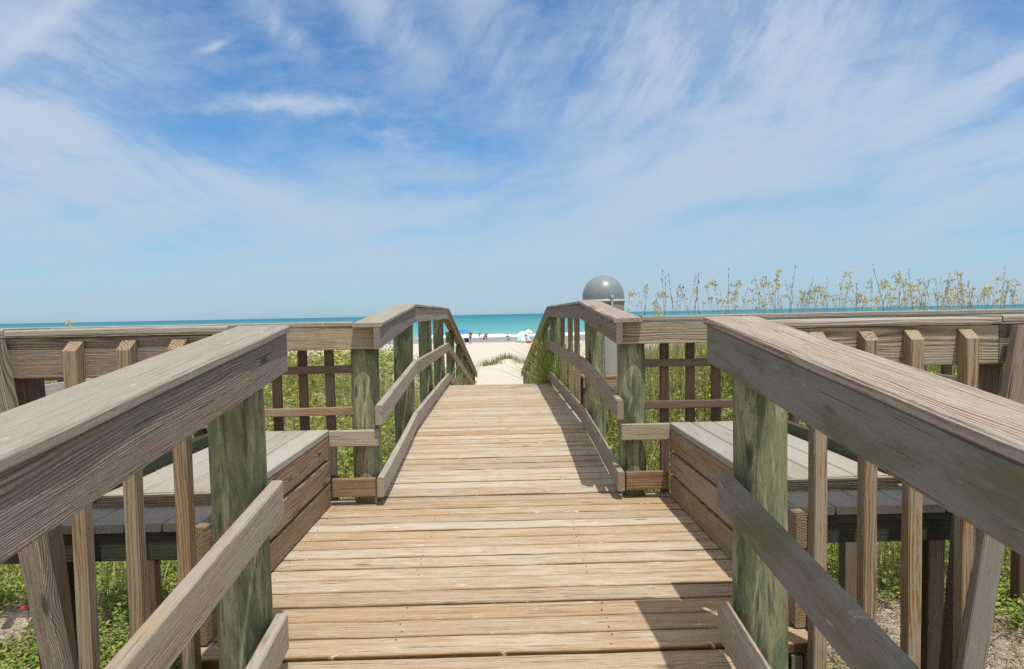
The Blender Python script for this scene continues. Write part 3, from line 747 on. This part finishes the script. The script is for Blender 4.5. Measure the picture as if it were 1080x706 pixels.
# tufts at the crest of the walkway
def tuft(name, cx, cy, rx, ry, n, h, w, seed, label, cols, spread=.5, zoff=0.0):
    r = np.random.default_rng(seed)
    x = r.normal(0, rx, n); y = r.normal(0, ry, n)
    P, C = blades(n, None, None, h, w, seed, cols, pts=(cx + x, cy + y), spread=spread)
    P[:, :, 2] += zoff
    o = quad_obj(name, P - np.array([cx, cy, 0]), C, M['leaf']); o.location = (cx, cy, 0)
    return tag(o, label, 'grass tuft')
tuft('grass_tuft', .90, 10.8, .06, .5, 900, 1.35, .008, 31, 'green grass tuft spilling through the right railing at the crest of the walkway', [(.22, .31, .06), (.30, .37, .08), (.38, .38, .11), (.15, .24, .05)], .5)
tuft('grass_tuft', -.93, 12.2, .05, .6, 380, 1.0, .006, 32, 'straw coloured grass tuft beside the left railing of the descent', GRASS[2:] + STRAW, .5)
tuft('grass_tuft', 1.08, 13.0, .12, .6, 300, .85, .007, 34, 'grass tuft beside the right railing further down the descent', GRASS, .45)
tuft('beach_grass_clump', -.55, 43.2, .42, .25, 230, .50, .013, 33, 'denser olive clump of beach grass at the left end of the sand mound', [(.21, .22, .09), (.28, .26, .14), (.34, .31, .18), (.16, .17, .07)], .5)
tuft('beach_grass_clump', .45, 43.9, .42, .12, 200, .42, .012, 36, 'thin row of beach grass along the top of the sand mound beyond the ramp', [(.21, .22, .09), (.28, .26, .14), (.34, .31, .18)], .4)
tuft('beach_grass_clump', 1.45, 43.3, .28, .22, 110, .45, .012, 35, 'small sparse beach grass clump at the right end of the sand mound', [(.26, .25, .12), (.34, .31, .18)], .5)

# sea oats ---------------------------------------------------------
M['stalk'] = flat('oat stalk', (.31, .30, .22), .7, .2, var=.3)
M['stalk_dark'] = flat('dry oat stalk', (.17, .145, .11), .7, .2, var=.3)
M['oat_leaf'] = leafmat('oat head', .3)
def oat_protos(kind, seed):
    rnd = random.Random(seed)
    H = 1.0
    top = Vector((rnd.choice((-1, 1)) * rnd.uniform(.05, .22), rnd.uniform(-.10, .10), H))
    pts = [Vector((top.x * k ** 2, top.y * k ** 2, H * k)) for k in (0, .25, .5, .75, 1)]
    mb = MB(); tube(mb, pts, [.0044, .0038, .0032, .0026, .002] if kind != 'pale' else [.0038, .0032, .0027, .0022, .0017], 4)
    # head
    P, C = [], []
    droop = Vector((math.copysign(1, top.x), rnd.uniform(-.5, .5), 0)).normalized()
    ax = [pts[3].lerp(pts[4], .55), top, top + droop * .04 + Z * .012, top + droop * .095 - Z * .02]
    if kind == 'bare': ax = [pts[3].lerp(pts[4], .2), pts[3].lerp(pts[4], .7), top, top + Z * .04]
    ncl = {'yellow': 32, 'pale': 18, 'bare': 12}[kind]
    for i in range(ncl):
        k = rnd.random() * 2.99; a = int(k); p = ax[a].lerp(ax[a + 1], k - a)
        sp = .005 if kind == 'bare' else .0135
        p = p + Vector((rnd.gauss(0, sp), rnd.gauss(0, sp), rnd.gauss(0, sp * .8) - (.0 if kind == 'bare' else .02)))
        ln = rnd.uniform(.008, .015) * (1 if kind != 'bare' else .8); wd = ln * .42
        d = Vector((rnd.gauss(0, .5) + droop.x * .4, rnd.gauss(0, .5), -.9 if kind != 'bare' else 1)).normalized(); sd = d.cross(Vector((rnd.gauss(0, 1), rnd.gauss(0, 1), .3))).normalized()
        nr = d.cross(sd) * (ln * .22)
        for sgn in (1, -1):
            P.append([p - d * ln, p + sd * wd + nr * sgn, p + d * ln, p - sd * wd + nr * sgn])
        base = {'yellow': [(.86, .72, .30), (.90, .80, .46), (.78, .62, .24)], 'pale': [(.66, .60, .40), (.56, .50, .30), (.40, .34, .20)], 'bare': [(.16, .12, .08), (.22, .17, .10)]}[kind]
        c = rnd.choice(base); C += [c, c]
    # leaves up the stem
    LP, LC = [], []
    for i in range(5):
        th = rnd.uniform(0, 6.28); h0 = rnd.uniform(0, .35); ln = rnd.uniform(.3, .55)
        dd = Vector((math.cos(th), math.sin(th), 0)); ww = Vector((-math.sin(th), math.cos(th), 0)) * .0045
        q = [Vector((0, 0, h0)) + dd * (ln * .45 * k * k) + Z * (ln * (k - .45 * k * k)) for k in (0, .35, .7, 1)]
        c = rnd.choice(GRASS)
        for j in range(3):
            LP.append([q[j] - ww * (1 - j * .25), q[j] + ww * (1 - j * .25), q[j + 1] + ww * (.75 - j * .25), q[j + 1] - ww * (.75 - j * .25)]); LC.append(c)
    def npq(Q): return np.array([[tuple(v) for v in f] for f in Q])
    root = empty('sea_oat')
    st = mb.build('stem', M['stalk_dark'] if kind == 'bare' else M['stalk'], root)
    hd = quad_obj('seed_head', npq(P), np.array(C), M['oat_leaf'], parent=root)
    lf = quad_obj('leaf_blades', npq(LP), np.array(LC), M['oat_leaf'], parent=root)
    return root
PROTO = {k: [oat_protos(k, 100 + 17 * i + len(k)) for i in range(5)] for k in ('yellow', 'pale', 'bare')}
used = set()
def place_oat(kind, x, y, topz, rz, label):
    i = random.randrange(5); src = PROTO[kind][i]
    if (kind, i) in used:
        o = src.copy(); COL.objects.link(o)
        for ch in src.children:
            c = ch.copy(); COL.objects.link(c); c.parent = o
    else: o = src; used.add((kind, i))
    zb = float(gz(x, y)) - .02; h = max(.5, topz - zb)
    o.location = (x, y, zb); o.rotation_euler = (random.gauss(0, .04), random.gauss(0, .05), rz); o.scale = (1.15, 1.15, h)
    tag(o, label, 'sea oat', 'sea oats on the dune')
LAB = {'yellow': 'sea oat stalk with a drooping yellow seed head, on the dune behind the right railing',
       'pale': 'thin sea oat stalk with a sparse pale head, on the dune behind the right railing',
       'bare': 'dark dry sea oat stalk standing upright on the dune behind the right railing'}
def oat_px(px, py, Zd, kind, label=None):
    """stalk whose tip stands at distance Zd in the direction photographed"""
    x = (px - 526) / 720 * Zd; hz = 330.8 - .0195 * (px - 526)
    place_oat(kind, x, Zd, E + (hz - py) / 720 * Zd, random.uniform(0, 6.28), label or LAB[kind])
rs = random.Random(3)
# clearly visible ones first
for (px, py, k) in ((662, 305, 'yellow'), (672, 302, 'bare'), (684, 308, 'pale'), (695, 306, 'yellow'), (700, 291, 'bare'), (722, 291, 'bare'), (727, 292, 'bare'), (719, 304, 'yellow'),
                    (742, 305, 'bare'), (756, 297, 'pale'), (769, 287, 'bare'), (787, 295, 'yellow'), (807, 297, 'yellow'), (790, 308, 'pale'), (818, 283, 'yellow'), (830, 283, 'bare'), (838, 296, 'bare'), (843, 297, 'bare'),
                    (825, 310, 'yellow'), (850, 303, 'yellow'), (856, 301, 'yellow'), (882, 286, 'yellow'), (895, 300, 'yellow'), (903, 308, 'yellow'), (908, 300, 'bare'), (919, 290, 'pale'), (932, 302, 'yellow'), (945, 280, 'bare'), (950, 287, 'bare'),
                    (972, 285, 'bare'), (982, 297, 'yellow'), (1000, 294, 'bare'), (1021, 302, 'yellow'), (1032, 300, 'yellow'), (1048, 302, 'yellow'), (1059, 284, 'bare'), (1070, 297, 'yellow'), (1076, 302, 'pale')):
    oat_px(px, py, rs.uniform(8.5, 11.5), k)
for i in range(210):
    px = 670 + 415 * rs.random() ** .66
    oat_px(px, rs.triangular(284, 324, 312) + (4 if px < 820 else 0), rs.uniform(8.5, 14), rs.choices(('yellow', 'pale', 'bare'), (.30, .56, .14))[0])
oat_px(72, 336.5, 10.0, 'yellow', 'lone sea oat with a pale yellow head just above the left railing')
# flowers
M['petal_red'] = flat('red petals', (.55, .03, .015), .6)
M['petal_yel'] = flat('yellow petals', (.65, .38, .03), .6)
def flower(x, y, h, mat, rad, label):
    z = float(gz(x, y)); f = empty('blanket_flower', (x, y, z)); tag(f, label, 'flower')
    mb = MB(); tube(mb, [(x, y, z), (x + .01, y, z + h * .5), (x, y + .01, z + h)], .003, 5); mb.build('stem', M['stalk'], f)
    mb = MB()
    for k in range(12):
        a = 2 * math.pi * k / 12; d = Vector((math.cos(a), math.sin(a), .25)); sd = Vector((-math.sin(a), math.cos(a), 0)); c = Vector((x, y + .01, z + h))
        mb.add([c + d * rad * .2, c + d * rad * .7 + sd * rad * .22, c + d * rad, c + d * rad * .7 - sd * rad * .22], [(0, 1, 2, 3)], [(0, 0, 0)] * 4, .5)
    mb.build('petals', mat, f)
    mb = MB(); lathe_pts(mb, x, y + .01, [(z + h - .004, rad * .3), (z + h + .008, rad * .25), (z + h + .012, rad * .1)], 10); mb.build('flower_centre', M['stalk_dark'], f)
flower(-3.25, 4.62, .16, M['petal_red'], .045, 'red blanket flower blooming in the ground cover at the far left')
flower(-2.55, 4.7, .24, M['petal_yel'], .035, 'small orange flower seen between the left pickets')
flower(-1.02, 5.05, .93, M['petal_red'], .04, 'red flower against the left far pile of the platform')

# ------------------------------------------------------------------ people and gear on the beach
M['skin'] = flat('skin', (.42, .26, .18), .6)
M['navy'] = flat('navy cloth', (.03, .04, .10), .8); M['black'] = flat('black cloth', (.025, .025, .03), .8); M['hair'] = flat('hair', (.04, .025, .015), .7)
M['blue'] = flat('blue canvas', (.05, .18, .55), .8); M['sky'] = flat('pale blue canvas', (.38, .60, .68), .8); M['white'] = flat('white canvas', (.75, .77, .78), .8); M['redc'] = flat('red plastic', (.5, .05, .04), .5)
M['alu'] = flat('grey metal tube', (.45, .46, .47), .4, .5, .6)
def skin_obj(name, verts, edges, rad, mat, parent, sub=1):
    me = bpy.data.meshes.new(name); me.from_pydata([tuple(v) for v in verts], edges, [])
    o = bpy.data.objects.new(name, me); COL.objects.link(o); o.parent = parent
    sk = o.modifiers.new('skin', 'SKIN')
    for i, rr_ in enumerate(rad):
        sv = me.skin_vertices[0].data[i]; sv.radius = (rr_, rr_); sv.use_root = (i == 0)
    ss = o.modifiers.new('sub', 'SUBSURF'); ss.levels = sub; ss.render_levels = sub
    me.materials.append(mat)
    return o
def person(x, y, label, pose='stand', cloth='navy', rz=0.0, h=1.7):
    z = float(gz(x, y)); p = empty('person', (x, y, max(z, -2.86)), rz); tag(p, label, 'person', 'people at the water edge')
    k = h / 1.7
    if pose == 'stand':
        v = [(0, 0, .92), (0, 0, 1.15), (0, 0, 1.38), (0, -.01, 1.48), (0, -.02, 1.58), (0, -.02, 1.68),
             (.19, 0, 1.37), (.25, .02, 1.10), (.24, -.08, .86), (-.19, 0, 1.37), (-.27, .02, 1.10), (-.24, -.06, .86),
             (.10, 0, .86), (.12, -.03, .48), (.12, .02, .08), (.13, -.14, .03), (-.10, 0, .86), (-.13, .04, .48), (-.13, .10, .08), (-.14, -.06, .03)]
        e = [(0, 1), (1, 2), (2, 3), (3, 4), (4, 5), (2, 6), (6, 7), (7, 8), (2, 9), (9, 10), (10, 11), (0, 12), (12, 13), (13, 14), (14, 15), (0, 16), (16, 17), (17, 18), (18, 19)]
    else:
        v = [(0, 0, .22), (0, .10, .45), (0, .16, .68), (0, .15, .78), (0, .12, .88), (0, .11, .98),
             (.19, .15, .67), (.26, .06, .44), (.22, -.16, .36), (-.19, .15, .67), (-.26, .06, .44), (-.22, -.16, .36),
             (.11, -.08, .20), (.14, -.48, .40), (.14, -.72, .07), (.14, -.86, .04), (-.11, -.08, .20), (-.14, -.48, .40), (-.14, -.72, .07), (-.14, -.86, .04)]
        e = [(0, 1), (1, 2), (2, 3), (3, 4), (4, 5), (2, 6), (6, 7), (7, 8), (2, 9), (9, 10), (10, 11), (0, 12), (12, 13), (13, 14), (14, 15), (0, 16), (16, 17), (17, 18), (18, 19)]
    rad = [.14, .125, .13, .06, .095, .07, .06, .048, .035, .06, .048, .035, .095, .065, .045, .035, .095, .065, .045, .035]
    V = [Vector(q) * k for q in v]
    skin_obj('body', V, e, [r_ * k for r_ in rad], M['skin'], p)
    skin_obj('shorts', [V[0], V[12], V[12].lerp(V[13], .5), V[16], V[16].lerp(V[17], .5), V[0].lerp(V[1], .4)], [(0, 1), (1, 2), (0, 3), (3, 4), (0, 5)], [.16 * k, .115 * k, .10 * k, .115 * k, .10 * k, .15 * k], M[cloth], p)
    skin_obj('shirt', [V[1], V[2], V[6], V[6].lerp(V[7], .5), V[9], V[9].lerp(V[10], .5)], [(0, 1), (1, 2), (2, 3), (1, 4), (4, 5)], [.155 * k, .15 * k, .08 * k, .07 * k, .08 * k, .07 * k], M['black' if cloth == 'navy' else cloth], p)
    skin_obj('hair', [V[4] + Vector((0, .03, .05)) * k, V[5] + Vector((0, .01, .03)) * k], [(0, 1)], [.095 * k, .07 * k], M['hair'], p)
    return p
def at(px, py, H=None, Zd=None):
    hz = 330.8 - .0195 * (px - 526)
    return (px - 526) / 720 * Zd, Zd
def P_(px, Zd): return (px - 526) / 720 * Zd, Zd
x, y = P_(496.5, 92); person(x, y, 'person in dark clothes standing beside the blue umbrella', 'stand', 'navy', 2.6, 1.75)
x, y = P_(506, 112); person(x, y, 'leftmost of the two people wading side by side at the water edge', 'stand', 'navy', .4, 1.15)
x, y = P_(513.5, 104); person(x, y, 'person in black standing on the wet sand between the umbrella and the gap', 'stand', 'black', -.5, 1.2)
x, y = P_(511, 106); person(x, y, 'person bending close behind the one in black on wet sand', 'sit', 'black', -.8)
x, y = P_(536, 101); person(x, y, 'lone person sitting low on the wet sand in the middle', 'sit', 'black', .2)
x, y = P_(555, 98); person(x, y, 'person in dark clothes among the pale beach gear on the right', 'stand', 'black', .5, 1.8)

def umbrella(px, Zd, zt, rad, m1, m2, label, tilt=0.0):
    x, y = P_(px, Zd); z = float(gz(x, y)); u = empty('beach_umbrella', (x, y, z)); tag(u, label, 'umbrella')
    mb = MB(); tube(mb, [(x, y, z - .2), (x, y, z + zt)], .02, 8); mb.build('pole', M['alu'], u)
    mb = MB(); n = 16
    for i, (ma, mi) in enumerate(((m1, 0), (m2, 1))): pass
    rings = [(zt + .02, .01), (zt - .10, rad * .45), (zt - .30, rad * .85), (zt - .42, rad)]
    V = [(x + r_ * math.cos(2 * math.pi * j / n), y + r_ * math.sin(2 * math.pi * j / n), z + zz - (.03 if (j % 2 and r_ > .5) else 0)) for (zz, r_) in rings for j in range(n)]
    for i in range(3):
        for j in range(n):
            q = (i * n + j, i * n + (j + 1) % n, (i + 1) * n + (j + 1) % n, (i + 1) * n + j)
            mb.add([V[a] for a in q], [(3, 2, 1, 0)], [(0, 0, 0)] * 4, .5, (j // 2) % 2)
    o = mb.build('canopy', [m1, m2], u)
    so = o.modifiers.new('thick', 'SOLIDIFY'); so.thickness = .008
    return u
umbrella(488.5, 88, 1.95, .95, M['blue'], M['blue'], 'blue beach umbrella open on the sand beside the left railing')
umbrella(551.5, 93, 1.55, .75, M['sky'], M['white'], 'pale blue and white umbrella among the beach gear on the right')
umbrella(557.5, 96, 1.7, .62, M['white'], M['white'], 'small white umbrella right of the pale striped one')
def beach_chair(px, Zd, mat, label, rz):
    x, y = P_(px, Zd); z = float(gz(x, y)); c = empty('beach_chair', (x, y, z), rz); tag(c, label, 'beach chair', 'beach chairs on the sand')
    def pt(a, b_, cc): return (a, b_, cc)
    mb = MB()
    for sx in (-.28, .28):
        tube(mb, [(sx, .30, 0), (sx, -.25, .32), (sx, -.33, .36)], .014, 6)
        tube(mb, [(sx, -.30, 0), (sx, .22, .30), (sx, .45, .85)], .014, 6)
        tube(mb, [(sx, -.22, .45), (sx, .30, .50)], .016, 6)
    f = mb.build('frame', M['alu']); f.parent = c
    mb = MB(); board(mb, (0, -.27, .31), (0, .20, .27), X, .55, Z, .012, jit=0); s1 = mb.build('seat', mat); s1.parent = c
    mb = MB(); board(mb, (0, .20, .28), (0, .44, .84), X, .55, Vector((0, -.9, .4)), .012, jit=0); s2 = mb.build('backrest', mat); s2.parent = c
beach_chair(493, 88, M['navy'], 'dark blue beach chair under the blue umbrella', .3)
beach_chair(547.0, 92, M['sky'], 'pale blue beach chair leftmost among the gear on the right', -.4)
beach_chair(552.5, 90, M['white'], 'white beach chair in front of the striped umbrella', .2)
beach_chair(559, 94, M['sky'], 'pale blue beach chair beneath the small white umbrella', .6)
x, y = P_(558, 88); z = float(gz(x, y))
ck = empty('cool_box', (x, y, z)); tag(ck, 'red cool box with white lid standing by the beach chairs', 'cool box')
mb = MB(); board(mb, (x - .32, y, z + .17), (x + .32, y, z + .17), Y, .38, Z, .34, ch=.02, jit=0); mb.build('box', M['redc'], ck)
mb = MB(); board(mb, (x - .33, y, z + .37), (x + .33, y, z + .37), Y, .40, Z, .06, ch=.015, jit=0); mb.build('lid', M['white'], ck)

# ------------------------------------------------------------------ sky, sun, camera
sd = Vector((.18, -.37, 1.17)).normalized()
el = math.asin(sd.z); az = math.atan2(sd.x, sd.y)
sl = bpy.data.lights.new('sun', 'SUN'); sl.energy = 4.2; sl.angle = R(.53); sl.color = (1.0, .955, .875)
so = bpy.data.objects.new('sun', sl); COL.objects.link(so)
so.rotation_euler = (-sd).to_track_quat('-Z', 'Y').to_euler(); so.location = (3, -5, 12)

wd = bpy.data.worlds.new('World'); SC.world = wd; wd.use_nodes = True
t = NT(wd.node_tree); bg = wd.node_tree.nodes['Background']
sky = t.new('ShaderNodeTexSky', sky_type='NISHITA'); sky.sun_disc = False
sky.sun_elevation = el; sky.sun_rotation = az; sky.air_density = 1.0; sky.dust_density = .6; sky.ozone_density = 2.2; sky.altitude = 0
dirv = t.new('ShaderNodeTexCoord').outputs['Generated']
dx, dy, dz = t.sep(dirv)
iy = t.math('DIVIDE', 1.0, t.math('MAXIMUM', t.math('ABSOLUTE', dy), .12))
u = t.math('MULTIPLY', dx, iy); v = t.math('MULTIPLY', t.math('MAXIMUM', dz, 0.0), iy)
uv = t.comb(u, v, 0)
wn = t.new('ShaderNodeTexNoise'); wn.inputs['Scale'].default_value = 4.5; wn.inputs['Detail'].default_value = 5; wn.inputs['Roughness'].default_value = .6; t.put(wn.inputs['Vector'], uv)
wc = t.sep(wn.outputs['Color'])
uw = t.math('ADD', u, t.math('MULTIPLY', t.math('SUBTRACT', wc[0], .5), .075)); vw = t.math('ADD', v, t.math('MULTIPLY', t.math('SUBTRACT', wc[1], .5), .075))
def fil(ang, sa, sb, det, rg, off):
    """drifting cirrus filaments running along the angle ang"""
    ca, sa_ = math.cos(R(ang)), math.sin(R(ang))
    a = t.math('ADD', t.math('MULTIPLY', uw, ca), t.math('MULTIPLY', vw, sa_)); b = t.math('SUBTRACT', t.math('MULTIPLY', vw, ca), t.math('MULTIPLY', uw, sa_))
    return t.noise(t.comb(t.math('MULTIPLY', a, sa), t.math('MULTIPLY', b, sb), off), 1, det, rg)
f1 = fil(16, 2.6, 15, 7, .62, 1.0); f2 = fil(-26, 2.8, 12, 7, .62, 5.0); f3 = fil(58, 3.0, 9, 7, .64, 9.0); f4 = fil(3, 7, 16, 8, .66, 2.0)
TEX = {1: f1, 2: f2, 3: f3, 4: f4}
def blob(px, py, sx, sy, ang, amp, tx, lo=.38, hi=.62):
    """a patch of cirrus round one direction of the sky (tangent coordinates u, v)"""
    cu, cv = (px - 526) / 720, (331 - py) / 720
    ca, sn = math.cos(R(ang)), math.sin(R(ang))
    ux = t.math('SUBTRACT', uw, cu); vy = t.math('SUBTRACT', vw, cv)
    a = t.math('MULTIPLY', t.math('ADD', t.math('MULTIPLY', ux, ca), t.math('MULTIPLY', vy, sn)), 720 / sx)
    b = t.math('MULTIPLY', t.math('SUBTRACT', t.math('MULTIPLY', vy, ca), t.math('MULTIPLY', ux, sn)), 720 / sy)
    g = t.math('EXPONENT', t.math('MULTIPLY', t.math('ADD', t.math('MULTIPLY', a, a), t.math('MULTIPLY', b, b)), -1.0))
    return t.math('MULTIPLY', t.math('MULTIPLY', g, amp), t.math('MULTIPLY_ADD', t.smooth(TEX[tx], lo, hi), .95, .22))
D = None
for args in ((10, 130, 130, 150, -20, 1.3, 2), (130, 200, 230, 50, -16, 1.2, 2), (300, 225, 230, 40, -10, 1.0, 2), (70, 25, 90, 13, 36, .9, 1, .3, .6),
             (310, 118, 60, 10, -2, 1.15, 4, .34, .66), (305, 30, 45, 16, -55, .7, 3), (240, 53, 15, 4, 35, .6, 4, .3, .6), (410, 20, 90, 24, -48, .6, 3), (530, 40, 90, 40, -60, .45, 3),
             (690, 70, 130, 60, 60, .8, 3), (820, 60, 120, 130, 60, 1.15, 3), (800, 150, 170, 45, 28, .9, 1), (1000, 125, 190, 17, 24, 1.5, 1, .3, .6), (720, 205, 240, 26, 22, 1.2, 1, .3, .6), (1000, 200, 220, 45, 14, 1.2, 1),
             (620, 190, 90, 12, 27, .7, 4), (500, 212, 70, 7, 18, .7, 4, .3, .6), (440, 150, 60, 25, -30, .35, 4)):
    bb = blob(*args); D = bb if D is None else t.math('ADD', D, bb)
streak = fil(9, 1.5, 19, 7, .6, 21.0)
veil = t.math('MULTIPLY', t.math('SUBTRACT', 1.0, t.smooth(v, .03, .27)), t.math('MULTIPLY_ADD', t.smooth(streak, .40, .60), 1.0, .10))
low = t.math('MULTIPLY', t.math('SUBTRACT', 1.0, t.smooth(v, .0, .11)), .40)
thin = t.math('MULTIPLY', t.smooth(f4, .36, .75), .24)
D = t.math('ADD', t.math('ADD', t.math('ADD', D, veil), thin), low)
D = t.math('MULTIPLY', t.math('SUBTRACT', 1.0, t.math('EXPONENT', t.math('MULTIPLY', D, -1.75))), .95)
D = t.math('MULTIPLY', D, t.smooth(dz, -.02, .01))
cl = t.mix(t.smooth(v, .0, .42), (4.7, 6.15, 7.5), (5.9, 6.8, 8.3))
blue = t.mix(1.0, sky.outputs[0], (.66, 1.17, 1.5), 'MULTIPLY')
skyc = t.mix(D, blue, cl)
# bright warm-white fill added to the unseen sky overhead and behind, lifting the shade
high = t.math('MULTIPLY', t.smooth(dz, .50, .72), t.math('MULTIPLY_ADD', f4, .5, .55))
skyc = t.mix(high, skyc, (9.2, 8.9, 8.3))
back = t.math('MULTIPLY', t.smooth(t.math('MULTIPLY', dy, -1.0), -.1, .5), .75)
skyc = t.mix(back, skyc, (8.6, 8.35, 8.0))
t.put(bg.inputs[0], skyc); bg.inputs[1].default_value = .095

cam = bpy.data.cameras.new('camera'); cam.sensor_fit = 'HORIZONTAL'; cam.sensor_width = 36; cam.lens = 24.0
cam.clip_start = .03; cam.clip_end = 60000
co = bpy.data.objects.new('camera', cam); COL.objects.link(co)
yaw = math.atan(14 / 720); pitch = R(3.0)
co.matrix_world = Matrix.Translation((0, 0, E)) @ Matrix.Rotation(-yaw, 4, 'Z') @ Matrix.Rotation(R(90) - pitch, 4, 'X') @ Matrix.Rotation(-R(1.1), 4, 'Z')
cam.shift_y = 16.2 / 1080
SC.camera = co

SC.render.engine = 'CYCLES'
SC.cycles.use_denoising = False
SC.cycles.max_bounces = 6; SC.cycles.diffuse_bounces = 3; SC.cycles.glossy_bounces = 2; SC.cycles.transmission_bounces = 3
SC.view_settings.view_transform = 'Standard'
SC.view_settings.look = 'None'; SC.view_settings.exposure = 0.0; SC.view_settings.gamma = 1.0
